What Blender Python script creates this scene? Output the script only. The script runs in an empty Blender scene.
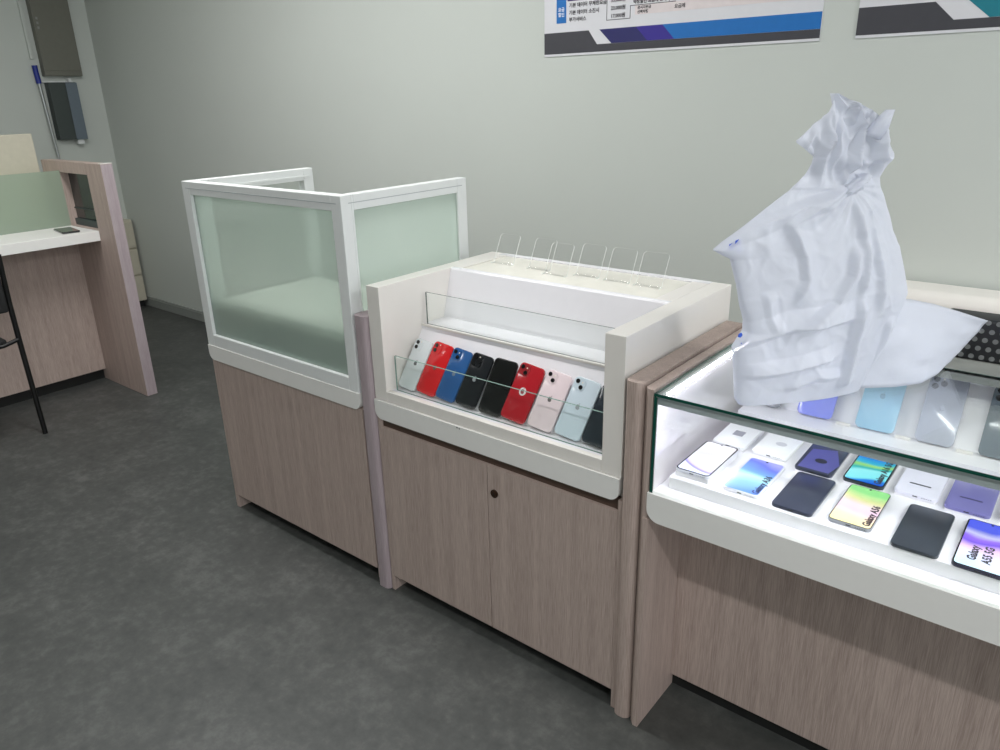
import bpy, bmesh, math, random
from mathutils import Vector, Matrix, noise

random.seed(7)
SC = bpy.context.scene
COL = SC.collection
R = math.radians

# ------------------------------------------------------------------ materials
MATS = {}

def lin(c):
    return tuple(((v / 255) / 12.92 if v / 255 <= 0.04045 else ((v / 255 + 0.055) / 1.055) ** 2.4) for v in c) + (1.0,)

def new_mat(name):
    m = bpy.data.materials.new(name)
    m.use_nodes = True
    nt = m.node_tree
    nt.nodes.clear()
    out = nt.nodes.new('ShaderNodeOutputMaterial')
    MATS[name] = m
    return m, nt, out

def N(nt, kind, **kw):
    n = nt.nodes.new(kind)
    for k, v in kw.items():
        if k in n.inputs:
            n.inputs[k].default_value = v
        else:
            setattr(n, k, v)
    return n

def plain(name, rgb, rough=0.5, metal=0.0, spec=0.5, var=0.03, scale=40.0, bump=0.0, coat=0.0):
    """a Principled surface whose colour is broken up a little by noise"""
    if name in MATS:
        return MATS[name]
    m, nt, out = new_mat(name)
    p = N(nt, 'ShaderNodeBsdfPrincipled', Roughness=rough, Metallic=metal)
    p.inputs['Specular IOR Level'].default_value = spec
    p.inputs['Coat Weight'].default_value = coat
    p.inputs['Coat Roughness'].default_value = 0.05
    tc = N(nt, 'ShaderNodeTexCoord')
    nz = N(nt, 'ShaderNodeTexNoise', Scale=scale, Detail=4.0)
    nt.links.new(tc.outputs['Object'], nz.inputs['Vector'])
    c = lin(rgb)
    rmp = N(nt, 'ShaderNodeValToRGB')
    rmp.color_ramp.elements[0].position = 0.3
    rmp.color_ramp.elements[1].position = 0.7
    rmp.color_ramp.elements[0].color = tuple(max(0, v * (1 - var)) for v in c[:3]) + (1,)
    rmp.color_ramp.elements[1].color = tuple(min(1, v * (1 + var)) for v in c[:3]) + (1,)
    nt.links.new(nz.outputs['Fac'], rmp.inputs['Fac'])
    nt.links.new(rmp.outputs['Color'], p.inputs['Base Color'])
    if bump:
        b = N(nt, 'ShaderNodeBump', Strength=bump, Distance=0.002)
        nt.links.new(nz.outputs['Fac'], b.inputs['Height'])
        nt.links.new(b.outputs['Normal'], p.inputs['Normal'])
    nt.links.new(p.outputs['BSDF'], out.inputs['Surface'])
    return m

def wood(name, dark, light):
    m, nt, out = new_mat(name)
    p = N(nt, 'ShaderNodeBsdfPrincipled', Roughness=0.55)
    tc = N(nt, 'ShaderNodeTexCoord')
    mp = N(nt, 'ShaderNodeMapping')
    mp.inputs['Scale'].default_value = (560, 560, 16)
    n1 = N(nt, 'ShaderNodeTexNoise', Scale=1.0, Detail=5.0, Roughness=0.65)
    mp2 = N(nt, 'ShaderNodeMapping')
    mp2.inputs['Scale'].default_value = (40, 40, 1.6)
    n2 = N(nt, 'ShaderNodeTexNoise', Scale=1.0, Detail=3.0)
    mix = N(nt, 'ShaderNodeMix')
    mix.data_type = 'FLOAT'
    mix.inputs[0].default_value = 0.28
    r = N(nt, 'ShaderNodeValToRGB')
    r.color_ramp.elements[0].position = 0.36
    r.color_ramp.elements[1].position = 0.64
    r.color_ramp.elements[0].color = lin(dark)
    r.color_ramp.elements[1].color = lin(light)
    L = nt.links.new
    L(tc.outputs['Object'], mp.inputs['Vector']); L(mp.outputs['Vector'], n1.inputs['Vector'])
    L(tc.outputs['Object'], mp2.inputs['Vector']); L(mp2.outputs['Vector'], n2.inputs['Vector'])
    L(n1.outputs['Fac'], mix.inputs[2]); L(n2.outputs['Fac'], mix.inputs[3])
    L(mix.outputs[0], r.inputs['Fac']); L(r.outputs['Color'], p.inputs['Base Color'])
    b = N(nt, 'ShaderNodeBump', Strength=0.12, Distance=0.001)
    L(n1.outputs['Fac'], b.inputs['Height']); L(b.outputs['Normal'], p.inputs['Normal'])
    L(p.outputs['BSDF'], out.inputs['Surface'])
    return m

def floor_mat():
    m, nt, out = new_mat('dark_vinyl')
    p = N(nt, 'ShaderNodeBsdfPrincipled', Roughness=0.5)
    tc = N(nt, 'ShaderNodeTexCoord')
    n1 = N(nt, 'ShaderNodeTexNoise', Scale=5.5, Detail=9.0, Roughness=0.68)
    n2 = N(nt, 'ShaderNodeTexNoise', Scale=26.0, Detail=6.0, Roughness=0.7)
    mix = N(nt, 'ShaderNodeMix'); mix.data_type = 'FLOAT'; mix.inputs[0].default_value = 0.5
    r = N(nt, 'ShaderNodeValToRGB')
    cr = r.color_ramp
    cr.elements[0].position = 0.34; cr.elements[0].color = lin((58, 60, 59))
    cr.elements[1].position = 0.68; cr.elements[1].color = lin((96, 97, 95))
    e = cr.elements.new(0.5); e.color = lin((72, 74, 72))
    L = nt.links.new
    L(tc.outputs['Object'], n1.inputs['Vector']); L(tc.outputs['Object'], n2.inputs['Vector'])
    L(n1.outputs['Fac'], mix.inputs[2]); L(n2.outputs['Fac'], mix.inputs[3])
    L(mix.outputs[0], r.inputs['Fac']); L(r.outputs['Color'], p.inputs['Base Color'])
    b = N(nt, 'ShaderNodeBump', Strength=0.08, Distance=0.002)
    L(n2.outputs['Fac'], b.inputs['Height']); L(b.outputs['Normal'], p.inputs['Normal'])
    L(p.outputs['BSDF'], out.inputs['Surface'])
    return m

def schlick(nt, f0=0.04, scale=0.9):
    lw = N(nt, 'ShaderNodeLayerWeight', Blend=0.5)
    pw = N(nt, 'ShaderNodeMath', operation='POWER'); pw.inputs[1].default_value = 5.0
    mu = N(nt, 'ShaderNodeMath', operation='MULTIPLY_ADD')
    mu.inputs[1].default_value = scale; mu.inputs[2].default_value = f0
    nt.links.new(lw.outputs['Facing'], pw.inputs[0]); nt.links.new(pw.outputs[0], mu.inputs[0])
    return mu

def clear_glass(name, tint, f0=0.04, scale=0.9):
    m, nt, out = new_mat(name)
    t = N(nt, 'ShaderNodeBsdfTransparent', Color=lin(tint))
    g = N(nt, 'ShaderNodeBsdfGlossy', Roughness=0.0, Color=(1, 1, 1, 1))
    f = schlick(nt, f0, scale)
    mx = N(nt, 'ShaderNodeMixShader')
    nt.links.new(f.outputs[0], mx.inputs[0]); nt.links.new(t.outputs[0], mx.inputs[1]); nt.links.new(g.outputs[0], mx.inputs[2])
    nt.links.new(mx.outputs[0], out.inputs['Surface'])
    return m

def frosted(name, rgb, clear):
    m, nt, out = new_mat(name)
    tc = N(nt, 'ShaderNodeTexCoord')
    nz = N(nt, 'ShaderNodeTexNoise', Scale=500.0, Detail=2.0)
    nt.links.new(tc.outputs['Object'], nz.inputs['Vector'])
    bm_ = N(nt, 'ShaderNodeBump', Strength=0.05, Distance=0.001)
    nt.links.new(nz.outputs['Fac'], bm_.inputs['Height'])
    d = N(nt, 'ShaderNodeBsdfDiffuse', Color=lin(rgb))
    tl = N(nt, 'ShaderNodeBsdfTranslucent', Color=lin(rgb))
    m1 = N(nt, 'ShaderNodeMixShader'); m1.inputs[0].default_value = 0.6
    t = N(nt, 'ShaderNodeBsdfTransparent', Color=lin((238, 248, 243)))
    m2 = N(nt, 'ShaderNodeMixShader'); m2.inputs[0].default_value = clear
    g = N(nt, 'ShaderNodeBsdfGlossy', Roughness=0.08)
    f = schlick(nt, 0.035, 0.7)
    m3 = N(nt, 'ShaderNodeMixShader')
    L = nt.links.new
    L(bm_.outputs['Normal'], d.inputs['Normal'])
    L(d.outputs[0], m1.inputs[1]); L(tl.outputs[0], m1.inputs[2])
    L(m1.outputs[0], m2.inputs[1]); L(t.outputs[0], m2.inputs[2])
    L(f.outputs[0], m3.inputs[0]); L(m2.outputs[0], m3.inputs[1]); L(g.outputs[0], m3.inputs[2])
    L(m3.outputs[0], out.inputs['Surface'])
    return m

def plastic_film(name, rgb, see):
    m, nt, out = new_mat(name)
    tc = N(nt, 'ShaderNodeTexCoord')
    nz = N(nt, 'ShaderNodeTexNoise', Scale=30.0, Detail=6.0, Roughness=0.6)
    nt.links.new(tc.outputs['Object'], nz.inputs['Vector'])
    b = N(nt, 'ShaderNodeBump', Strength=0.15, Distance=0.006)
    nt.links.new(nz.outputs['Fac'], b.inputs['Height'])
    d = N(nt, 'ShaderNodeBsdfDiffuse', Color=lin(rgb))
    tl = N(nt, 'ShaderNodeBsdfTranslucent', Color=lin(rgb))
    m1 = N(nt, 'ShaderNodeMixShader'); m1.inputs[0].default_value = 0.5
    t = N(nt, 'ShaderNodeBsdfTransparent')
    m2 = N(nt, 'ShaderNodeMixShader'); m2.inputs[0].default_value = see
    g = N(nt, 'ShaderNodeBsdfGlossy', Roughness=0.4)
    f = schlick(nt, 0.03, 0.15)
    m3 = N(nt, 'ShaderNodeMixShader')
    L = nt.links.new
    for s in (d, tl, g):
        L(b.outputs['Normal'], s.inputs['Normal'])
    L(d.outputs[0], m1.inputs[1]); L(tl.outputs[0], m1.inputs[2])
    L(m1.outputs[0], m2.inputs[1]); L(t.outputs[0], m2.inputs[2])
    L(f.outputs[0], m3.inputs[0]); L(m2.outputs[0], m3.inputs[1]); L(g.outputs[0], m3.inputs[2])
    L(m3.outputs[0], out.inputs['Surface'])
    return m

def emit(name, rgb, s):
    m, nt, out = new_mat(name)
    e = N(nt, 'ShaderNodeEmission', Color=lin(rgb), Strength=s)
    nt.links.new(e.outputs[0], out.inputs['Surface'])
    return m

def wallpaper(name, stops, angle=0.0, warp=0.35, seed=0.0, length=0.16, rough=0.12):
    """printed screen picture: a colour ramp running along the phone, bent by noise"""
    m, nt, out = new_mat(name)
    p = N(nt, 'ShaderNodeBsdfPrincipled', Roughness=rough)
    tc = N(nt, 'ShaderNodeTexCoord')
    mp = N(nt, 'ShaderNodeMapping')
    mp.inputs['Rotation'].default_value = (0, 0, angle)
    mp.inputs['Scale'].default_value = (1 / length,) * 3
    nz = N(nt, 'ShaderNodeTexNoise', Scale=1.6, Detail=1.0)
    mp3 = N(nt, 'ShaderNodeMapping'); mp3.inputs['Location'].default_value = (seed, seed * 1.7, 0)
    sx = N(nt, 'ShaderNodeSeparateXYZ')
    sub = N(nt, 'ShaderNodeMath', operation='SUBTRACT'); sub.inputs[1].default_value = 0.5
    ma = N(nt, 'ShaderNodeMath', operation='MULTIPLY_ADD'); ma.inputs[1].default_value = warp
    r = N(nt, 'ShaderNodeValToRGB')
    cr = r.color_ramp
    while len(cr.elements) < len(stops):
        cr.elements.new(0.5)
    for e, (ps, c) in zip(cr.elements, stops):
        e.position = ps; e.color = lin(c)
    L = nt.links.new
    L(tc.outputs['Object'], mp.inputs['Vector']); L(mp.outputs['Vector'], sx.inputs[0])
    L(mp.outputs['Vector'], mp3.inputs['Vector']); L(mp3.outputs['Vector'], nz.inputs['Vector'])
    L(nz.outputs['Fac'], sub.inputs[0]); L(sub.outputs[0], ma.inputs[0]); L(sx.outputs['Y'], ma.inputs[2])
    L(ma.outputs[0], r.inputs['Fac']); L(r.outputs['Color'], p.inputs['Base Color'])
    L(p.outputs['BSDF'], out.inputs['Surface'])
    return m

WALL = plain('painted_wall', (202, 207, 201), 0.75, var=0.012, scale=2.2)
CEIL = plain('ceiling_white', (225, 226, 222), 0.9, var=0.01, scale=5)
FLOOR = floor_mat()
WOOD = wood('pale_oak_laminate', (158, 140, 131), (197, 179, 170))
WOODE = wood('oak_edge_band', (160, 145, 149), (180, 167, 171))
KICK = plain('black_plinth', (22, 23, 22), 0.6)
GAPM = plain('dark_brown_gap', (84, 66, 56), 0.6)
WHITE = plain('white_lacquer', (232, 228, 222), 0.32, var=0.012, scale=12)
WHITEG = plain('white_acrylic', (240, 238, 242), 0.15, var=0.008)
WHITEM = plain('white_aluminium', (226, 229, 228), 0.4, var=0.01)
GREYM = plain('grey_aluminium', (168, 174, 176), 0.45)
GREYR = plain('grey_rail', (140, 143, 138), 0.5)
STEEL = plain('steel_rod', (176, 180, 178), 0.3, metal=0.7)
APRON = plain('white_laminate', (234, 233, 229), 0.4, var=0.01)
GLASS = clear_glass('clear_glass', (252, 254, 253), 0.03, 0.8)
ACRYL = clear_glass('clear_acrylic', (254, 254, 254), 0.01, 0.5)
DARKGLASS = clear_glass('smoked_glass', (52, 62, 60), 0.05, 0.6)
GEDGE = plain('glass_cut_edge', (20, 74, 62), 0.1, var=0.2, scale=30)
GEDGEL = plain('pale_glass_edge', (120, 150, 140), 0.15, var=0.15, scale=30)
AEDGE = plain('acrylic_edge', (240, 243, 240), 0.15)
FROST = frosted('frosted_film_glass', (234, 241, 236), 0.52)
FROST2 = frosted('frosted_green_glass', (204, 216, 202), 0.4)
BLACKM = plain('black_metal', (18, 18, 18), 0.4, metal=0.3)
BLACKF = plain('black_fabric', (30, 30, 31), 0.8)
BLACKG = plain('black_gloss', (10, 11, 12), 0.06, coat=0.5)
NAVY = plain('navy_case', (48, 52, 66), 0.45, var=0.15, scale=30)
CHAR = plain('charcoal_case', (44, 48, 56), 0.45, var=0.12, scale=30)
MIRROR = None
LED = emit('led_white', (246, 243, 255), 62.0)
LEDP = emit('light_panel', (255, 253, 250), 5.0)
BAG = plastic_film('thin_white_plastic', (226, 229, 237), 0.15)
BLUEP = plain('blue_print', (40, 84, 190), 0.4)
CREAM = plain('cream_board', (190, 185, 168), 0.6)
BOXG = plain('grey_painted_metal', (112, 112, 102), 0.5)
DKBOX = plain('dark_grey_plastic', (62, 70, 68), 0.5)
LTBOX = plain('blue_grey_plastic', (104, 116, 126), 0.4)
BLUEH = plain('blue_grip', (30, 48, 140), 0.4)
BASEB = plain('grey_baseboard', (150, 154, 150), 0.5)
PAPER = plain('poster_paper', (222, 222, 226), 0.5, var=0.01)
PDARK = plain('poster_charcoal', (66, 66, 72), 0.5)
PBLUE = plain('poster_blue', (22, 110, 186), 0.5)
PNAVY = plain('poster_navy', (38, 38, 98), 0.5)
PPURP = plain('poster_violet', (54, 40, 142), 0.5)
PTEAL = plain('poster_teal', (20, 124, 140), 0.5)
PPALE = plain('poster_pale_row', (226, 216, 216), 0.5)
INK = plain('dark_ink', (40, 36, 44), 0.6)
WHITEINK = plain('white_ink', (235, 240, 250), 0.6)

# ------------------------------------------------------------------ mesh tools
def tag(o, label, cat, group=None, kind=None):
    o['label'] = label
    o['category'] = cat
    if group: o['group'] = group
    if kind: o['kind'] = kind
    return o

def thing(name, label, cat, loc=(0, 0, 0), group=None, matrix=None):
    o = bpy.data.objects.new(name, None)
    o.empty_display_size = 0.05
    COL.objects.link(o)
    if matrix is not None:
        o.matrix_world = matrix
    else:
        o.location = loc
    o['_o'] = tuple(loc)
    return tag(o, label, cat, group)

def finish(name, bm, mats, parent=None, local=False, smooth=None, origin=None):
    """link a bmesh as one mesh object. World coordinates unless local."""
    if not isinstance(mats, (list, tuple)):
        mats = [mats]
    o = None
    off = Vector((0, 0, 0))
    if parent is not None and not local:
        off = Vector(parent['_o'])
    elif origin is not None:
        off = Vector(origin)
    if off.length:
        bmesh.ops.translate(bm, verts=bm.verts, vec=-off)
    bmesh.ops.recalc_face_normals(bm, faces=bm.faces)
    me = bpy.data.meshes.new(name)
    bm.to_mesh(me)
    bm.free()
    for m in mats:
        me.materials.append(m)
    if smooth is not None:
        me.polygons.foreach_set('use_smooth', [True] * len(me.polygons))
        if smooth < 3.1:
            me.set_sharp_from_angle(angle=smooth)
    o = bpy.data.objects.new(name, me)
    COL.objects.link(o)
    if parent is not None:
        o.parent = parent
        o['_o'] = tuple(parent['_o']) if not local else (0, 0, 0)
    elif origin is not None:
        o.location = origin
        o['_o'] = tuple(origin)
    else:
        o['_o'] = (0, 0, 0)
    return o

def box(bm, x0, x1, y0, y1, z0, z1, bevel=0.0, mi=0, seg=2):
    vs = [bm.verts.new(p) for p in ((x0, y0, z0), (x1, y0, z0), (x1, y1, z0), (x0, y1, z0), (x0, y0, z1), (x1, y0, z1), (x1, y1, z1), (x0, y1, z1))]
    fs = [bm.faces.new([vs[i] for i in q]) for q in ((0, 3, 2, 1), (4, 5, 6, 7), (0, 1, 5, 4), (1, 2, 6, 5), (2, 3, 7, 6), (3, 0, 4, 7))]
    for f in fs: f.material_index = mi
    if bevel:
        es = list({e for f in fs for e in f.edges})
        r = bmesh.ops.bevel(bm, geom=es, offset=bevel, segments=seg, affect='EDGES', profile=0.5)
        for f in r['faces']: f.material_index = mi
    return fs

def glassbox(bm, x0, x1, y0, y1, z0, z1, clear_below=False):
    """slab of glass: the two broad faces index 0, the four cut edges index 1"""
    fs = box(bm, x0, x1, y0, y1, z0, z1)
    d = [x1 - x0, y1 - y0, z1 - z0]
    k = d.index(min(d))
    for f in fs:
        f.normal_update()
        f.material_index = 0 if abs(f.normal[k]) > 0.9 or (clear_below and abs(f.normal[2]) > 0.9) else 1

def prism(bm, poly, axis, a, b, mi=0):
    """extrude a 2-D polygon along an axis from a to b. axis 'x': poly=(y,z); 'y': (x,z); 'z': (x,y)"""
    def P(p, t):
        return {'x': (t, p[0], p[1]), 'y': (p[0], t, p[1]), 'z': (p[0], p[1], t)}[axis]
    v0 = [bm.verts.new(P(p, a)) for p in poly]
    v1 = [bm.verts.new(P(p, b)) for p in poly]
    fs = [bm.faces.new(v0[::-1]), bm.faces.new(v1)]
    n = len(poly)
    for i in range(n):
        fs.append(bm.faces.new((v0[i], v0[(i + 1) % n], v1[(i + 1) % n], v1[i])))
    for f in fs: f.material_index = mi
    return fs

def rrect(x0, x1, y0, y1, r, n=6, corners=(1, 1, 1, 1)):
    """rounded rectangle, corners from lower left counter-clockwise"""
    pts = []
    for (cx, cy, a0, on, px, py) in ((x0 + r, y0 + r, 180, corners[0], x0, y0), (x1 - r, y0 + r, 270, corners[1], x1, y0), (x1 - r, y1 - r, 0, corners[2], x1, y1), (x0 + r, y1 - r, 90, corners[3], x0, y1)):
        if on:
            for i in range(n + 1):
                a = R(a0 + 90 * i / n)
                pts.append((cx + r * math.cos(a), cy + r * math.sin(a)))
        else:
            pts.append((px, py))
    return pts

def slab(bm, w, L, t, r, ch, y0=0.0, z0=0.0, mi=0, n=8):
    """phone-like slab, centred on x, with rounded corners and softened rims"""
    rings = [(ch, 0.0), (0.3 * ch, 0.3 * ch), (0, ch), (0, t - ch), (0.3 * ch, t - 0.3 * ch), (ch, t)]
    prev = None
    first = None
    for ins, z in rings:
        pts = rrect(-w / 2 + ins, w / 2 - ins, y0 + ins, y0 + L - ins, max(r - ins, 0.0005), n)
        vs = [bm.verts.new((x, y, z0 + z)) for x, y in pts]
        if prev:
            k = len(vs)
            for i in range(k):
                f = bm.faces.new((prev[i], prev[(i + 1) % k], vs[(i + 1) % k], vs[i])); f.material_index = mi
        else:
            first = vs
        prev = vs
    f = bm.faces.new(first[::-1]); f.material_index = mi
    f = bm.faces.new(prev); f.material_index = mi

def disc(bm, cx, cy, z0, z1, r, n=20, mi=0):
    return prism(bm, [(cx + r * math.cos(2 * math.pi * i / n), cy + r * math.sin(2 * math.pi * i / n)) for i in range(n)], 'z', z0, z1, mi)

def tube(bm, pts, r, n=10, mi=0):
    pts = [Vector(p) for p in pts]
    prev = None
    up = Vector((0.13, 0.21, 0.97))
    for i, p in enumerate(pts):
        d = (pts[min(i + 1, len(pts) - 1)] - pts[max(i - 1, 0)]).normalized()
        a = d.cross(up)
        if a.length < 1e-3: a = d.cross(Vector((1, 0, 0)))
        a.normalize(); b = d.cross(a)
        vs = [bm.verts.new(p + r * (math.cos(2 * math.pi * k / n) * a + math.sin(2 * math.pi * k / n) * b)) for k in range(n)]
        if prev:
            for k in range(n):
                f = bm.faces.new((prev[k], prev[(k + 1) % n], vs[(k + 1) % n], vs[k])); f.material_index = mi
        else:
            f = bm.faces.new(vs[::-1]); f.material_index = mi
        prev = vs
    f = bm.faces.new(prev); f.material_index = mi

def text_bm(body, size, align='LEFT', extrude=0.0, weight=0.0):
    cu = bpy.data.curves.new('lettering', 'FONT')
    cu.body = body; cu.size = size; cu.align_x = align; cu.extrude = extrude; cu.offset = weight
    cu.resolution_u = 2
    ob = bpy.data.objects.new('lettering', cu)
    COL.objects.link(ob)
    dg = bpy.context.evaluated_depsgraph_get()
    me = bpy.data.meshes.new_from_object(ob.evaluated_get(dg))
    bm = bmesh.new(); bm.from_mesh(me)
    bpy.data.objects.remove(ob); bpy.data.curves.remove(cu); bpy.data.meshes.remove(me)
    return bm

def struct(name, bm, m):
    o = finish(name, bm, m)
    o['kind'] = 'structure'
    return o

# ------------------------------------------------------------------ camera
cam = bpy.data.cameras.new('camera')
cam.sensor_fit = 'HORIZONTAL'; cam.sensor_width = 36.0
cam.lens = 746.274 / 1000 * 36.0
cam.clip_start = 0.02
co = bpy.data.objects.new('camera', cam)
COL.objects.link(co)
Mr = ((0.77812116, 0.62766711, -0.02369521), (-0.20475002, 0.28913189, 0.93513645), (-0.59380543, 0.72279787, -0.35349449))
co.matrix_world = Matrix(((Mr[0][0], Mr[1][0], -Mr[2][0], 1.23140743), (Mr[0][1], Mr[1][1], -Mr[2][1], -2.1691358), (Mr[0][2], Mr[1][2], -Mr[2][2], 1.47008689), (0, 0, 0, 1)))
SC.camera = co

# ------------------------------------------------------------------ the room
WY = 0.4576      # face of the back wall
LX = -4.5        # face of the wall on the far side
CH = 2.75
bm = bmesh.new(); box(bm, LX - 0.12, 4.6, -5.6, WY + 0.12, -0.06, 0.0); struct('floor', bm, FLOOR)
bm = bmesh.new(); box(bm, LX - 0.12, 4.6, -5.6, WY + 0.12, CH, CH + 0.06); struct('ceiling', bm, CEIL)
bm = bmesh.new(); box(bm, LX - 0.12, 4.6, WY, WY + 0.12, 0.0, CH); struct('wall_back', bm, WALL)
bm = bmesh.new(); box(bm, LX - 0.12, LX, -5.6, WY, 0.0, CH); struct('wall_left', bm, WALL)
bm = bmesh.new(); box(bm, LX - 0.12, 4.6, -5.72, -5.6, 0.0, CH); struct('wall_front', bm, WALL)
bm = bmesh.new()
box(bm, LX + 0.001, 4.5, WY - 0.012, WY, 0.0, 0.075, 0.002)
box(bm, LX + 0.001, 4.5, WY - 0.016, WY - 0.012, 0.055, 0.062)
struct('baseboard_back', bm, BASEB)

def ceiling_light(x, y, label, power, w=1.2, d=0.3):
    t = thing('ceiling_light', label, 'ceiling light', (x, y, CH), 'ceiling light panels')
    b = bmesh.new()
    for (x0, x1, y0, y1) in ((-w/2 - .02, w/2 + .02, -d/2 - .02, -d/2), (-w/2 - .02, w/2 + .02, d/2, d/2 + .02), (-w/2 - .02, -w/2, -d/2, d/2), (w/2, w/2 + .02, -d/2, d/2)):
        box(b, x0, x1, y0, y1, -0.045, 0.0)
    finish('frame', b, WHITEM, t, local=True)
    b = bmesh.new(); box(b, -w/2, w/2, -d/2, d/2, -0.03, 0.0)
    finish('diffuser', b, LEDP, t, local=True)
    la = bpy.data.lights.new('panel_glow', 'AREA')
    la.shape = 'RECTANGLE'; la.size = w; la.size_y = d; la.energy = power; la.color = (0.985, 0.99, 1.0)
    lo = bpy.data.objects.new('panel_glow', la)
    COL.objects.link(lo); lo.parent = t; lo.location = (0, 0, -0.05)
    return t

ceiling_light(2.0, -2.4, 'long slim ceiling light panel over the open floor in front of the counters', 30, 3.2, 0.10)
ceiling_light(3.3, -0.6, 'white ceiling light panel at the shop-side end of the back wall', 44)
ceiling_light(-1.3, -0.9, 'added white ceiling light panel brightening the wall over the frosted screen counter', 26, 2.0, 0.3)  # unseen lamp, added to lift the back wall and the frosted panes
ceiling_light(-2.4, -2.2, 'added weak ceiling light panel lifting the dim side of the room', 5)  # weak fill lamp added for the darker end of the room

# ------------------------------------------------------------------ counter with the frosted screen
FY = -0.866
x0, x1 = -1.1724, -0.3690
BY = -0.365
t = thing('consultation_counter', 'wood-fronted counter carrying a white framed frosted glass screen', 'counter', (x0, FY, 0))
UC = t
bm = bmesh.new()
box(bm, x0, x0 + 0.02, FY + 0.001, BY, 0.0, 0.607, 0.001)
box(bm, x1 - 0.02, x1, FY + 0.02, BY, 0.0, 0.607, 0.001)
box(bm, x0 + 0.02, x1 - 0.02, BY - 0.02, BY, 0.055, 0.607)
finish('cabinet_side', bm, WOOD, t)
bm = bmesh.new(); box(bm, x0 + 0.021, x1 - 0.0005, FY, FY + 0.018, 0.055, 0.607, 0.001); finish('front_panel', bm, WOOD, t)
bm = bmesh.new(); box(bm, x0 + 0.02, x1 - 0.02, FY + 0.06, FY + 0.075, 0.0, 0.055); finish('plinth', bm, KICK, t)
bm = bmesh.new(); prism(bm, rrect(x0 - 0.002, x1, 0.6055, 0.6593, 0.026, 8, (1, 1, 0, 0)), 'y', FY - 0.006, FY + 0.018)
finish('white_apron', bm, APRON, t, smooth=0.5)
bm = bmesh.new()
box(bm, x0 + 0.001, x1 - 0.001, FY + 0.018, BY, 0.607, 0.659, 0.001)
finish('counter_deck', bm, WHITE, t)
# desk surface behind the glass
bm = bmesh.new()
box(bm, x0 + 0.045, x1 - 0.045, FY + 0.026, BY - 0.05, 0.795, 0.820, 0.002)
finish('inner_worktop', bm, WHITE, t)
bm = bmesh.new(); box(bm, x0 + 0.045, x1 - 0.045, FY + 0.028, FY + 0.042, 0.659, 0.795)
finish('inner_panel', bm, plain('shaded_inner_panel', (150, 158, 152), 0.6), t)  # grey tone paints in the shade below the worktop
zt, zb, fw, ft = 1.2243, 0.6593, 0.042, 0.036

def frame_y(bm, xa, xb, ya, yb, za, zb_, fw):          # a frame in an XZ plane
    box(bm, xa, xa + fw, ya, yb, za, zb_, 0.0015)
    box(bm, xb - fw, xb, ya, yb, za, zb_, 0.0015)
    box(bm, xa + fw, xb - fw, ya, yb, za, za + fw, 0.0015)
    box(bm, xa + fw, xb - fw, ya, yb, zb_ - fw, zb_, 0.0015)

def frame_x(bm, ya, yb, xa, xb, za, zb_, fw, fa=None):
    fa = fa or fw          # a frame in a YZ plane
    box(bm, xa, xb, ya, ya + fa, za, zb_, 0.0015)
    box(bm, xa, xb, yb - fw, yb, za, zb_, 0.0015)
    box(bm, xa, xb, ya + fa, yb - fw, za, za + fw, 0.0015)
    box(bm, xa, xb, ya + fa, yb - fw, zb_ - fw, zb_, 0.0015)

bm = bmesh.new(); frame_y(bm, x0, x1, FY - 0.004, FY - 0.004 + ft, zb, zt, fw)
# thin gasket groove along the top bar
box(bm, x0 + 0.02, x1 - 0.02, FY - 0.0046, FY - 0.004, zt - 0.0225, zt - 0.0205, mi=1)
fr = finish('screen_frame', bm, [WHITEM, GREYM], t)
bm = bmesh.new(); box(bm, x0 + fw, x1 - fw, FY + 0.008, FY + 0.014, zb + fw, zt - fw); finish('frosted_pane', bm, FROST, fr)
ya = FY - 0.004 + ft
bm = bmesh.new(); frame_x(bm, ya, BY, x1 - ft, x1, zb, zt, fw, 0.008)
box(bm, x1, x1 + 0.0006, ya - 0.01, BY - 0.02, zt - 0.0225, zt - 0.0205, mi=1)
fr = finish('screen_frame', bm, [WHITEM, GREYM], t)
bm = bmesh.new(); box(bm, x1 - 0.012, x1 - 0.006, ya + 0.008, BY - fw, zb + fw, zt - fw); finish('frosted_pane', bm, FROST, fr)
bm = bmesh.new(); frame_x(bm, ya, BY, x0, x0 + ft, zb, zt, fw)
box(bm, x0 + ft, x0 + ft + 0.004, ya + 0.02, BY - 0.02, zt - 0.03, zt - 0.024)
fr = finish('screen_frame', bm, [WHITEM, GREYM], t)
bm = bmesh.new(); box(bm, x0 + 0.014, x0 + 0.020, ya + fw, BY - fw, zb + fw, zt - fw); finish('clear_pane', bm, GLASS, fr)

# ------------------------------------------------------------------ bull-nosed divider panels
def divider(xa, xb, yf, yb, label, m):
    w = xb - xa
    pts = []
    r = 0.018
    for i in range(9):
        a = R(180 + 90 * i / 8); pts.append((xa + r + r * math.cos(a), yf + r + r * math.sin(a)))
    for i in range(9):
        a = R(270 + 90 * i / 8); pts.append((xb - r + r * math.cos(a), yf + r + r * math.sin(a)))
    pts += [(xb, yb), (xa, yb)]
    b = bmesh.new(); prism(b, pts, 'z', 0.0, 0.9, 0)
    o = finish('divider_panel', b, m, origin=((xa + xb) / 2, yf, 0), smooth=0.6)
    return tag(o, label, 'divider panel')

divider(-0.3660, -0.3120, -0.872, -0.345, 'upright mauve wood divider between the frosted screen counter and the white display', WOODE)
divider(0.5055, 0.5495, -0.875, -0.346, 'upright wood divider between the white display and the glass showcase', WOOD)

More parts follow.
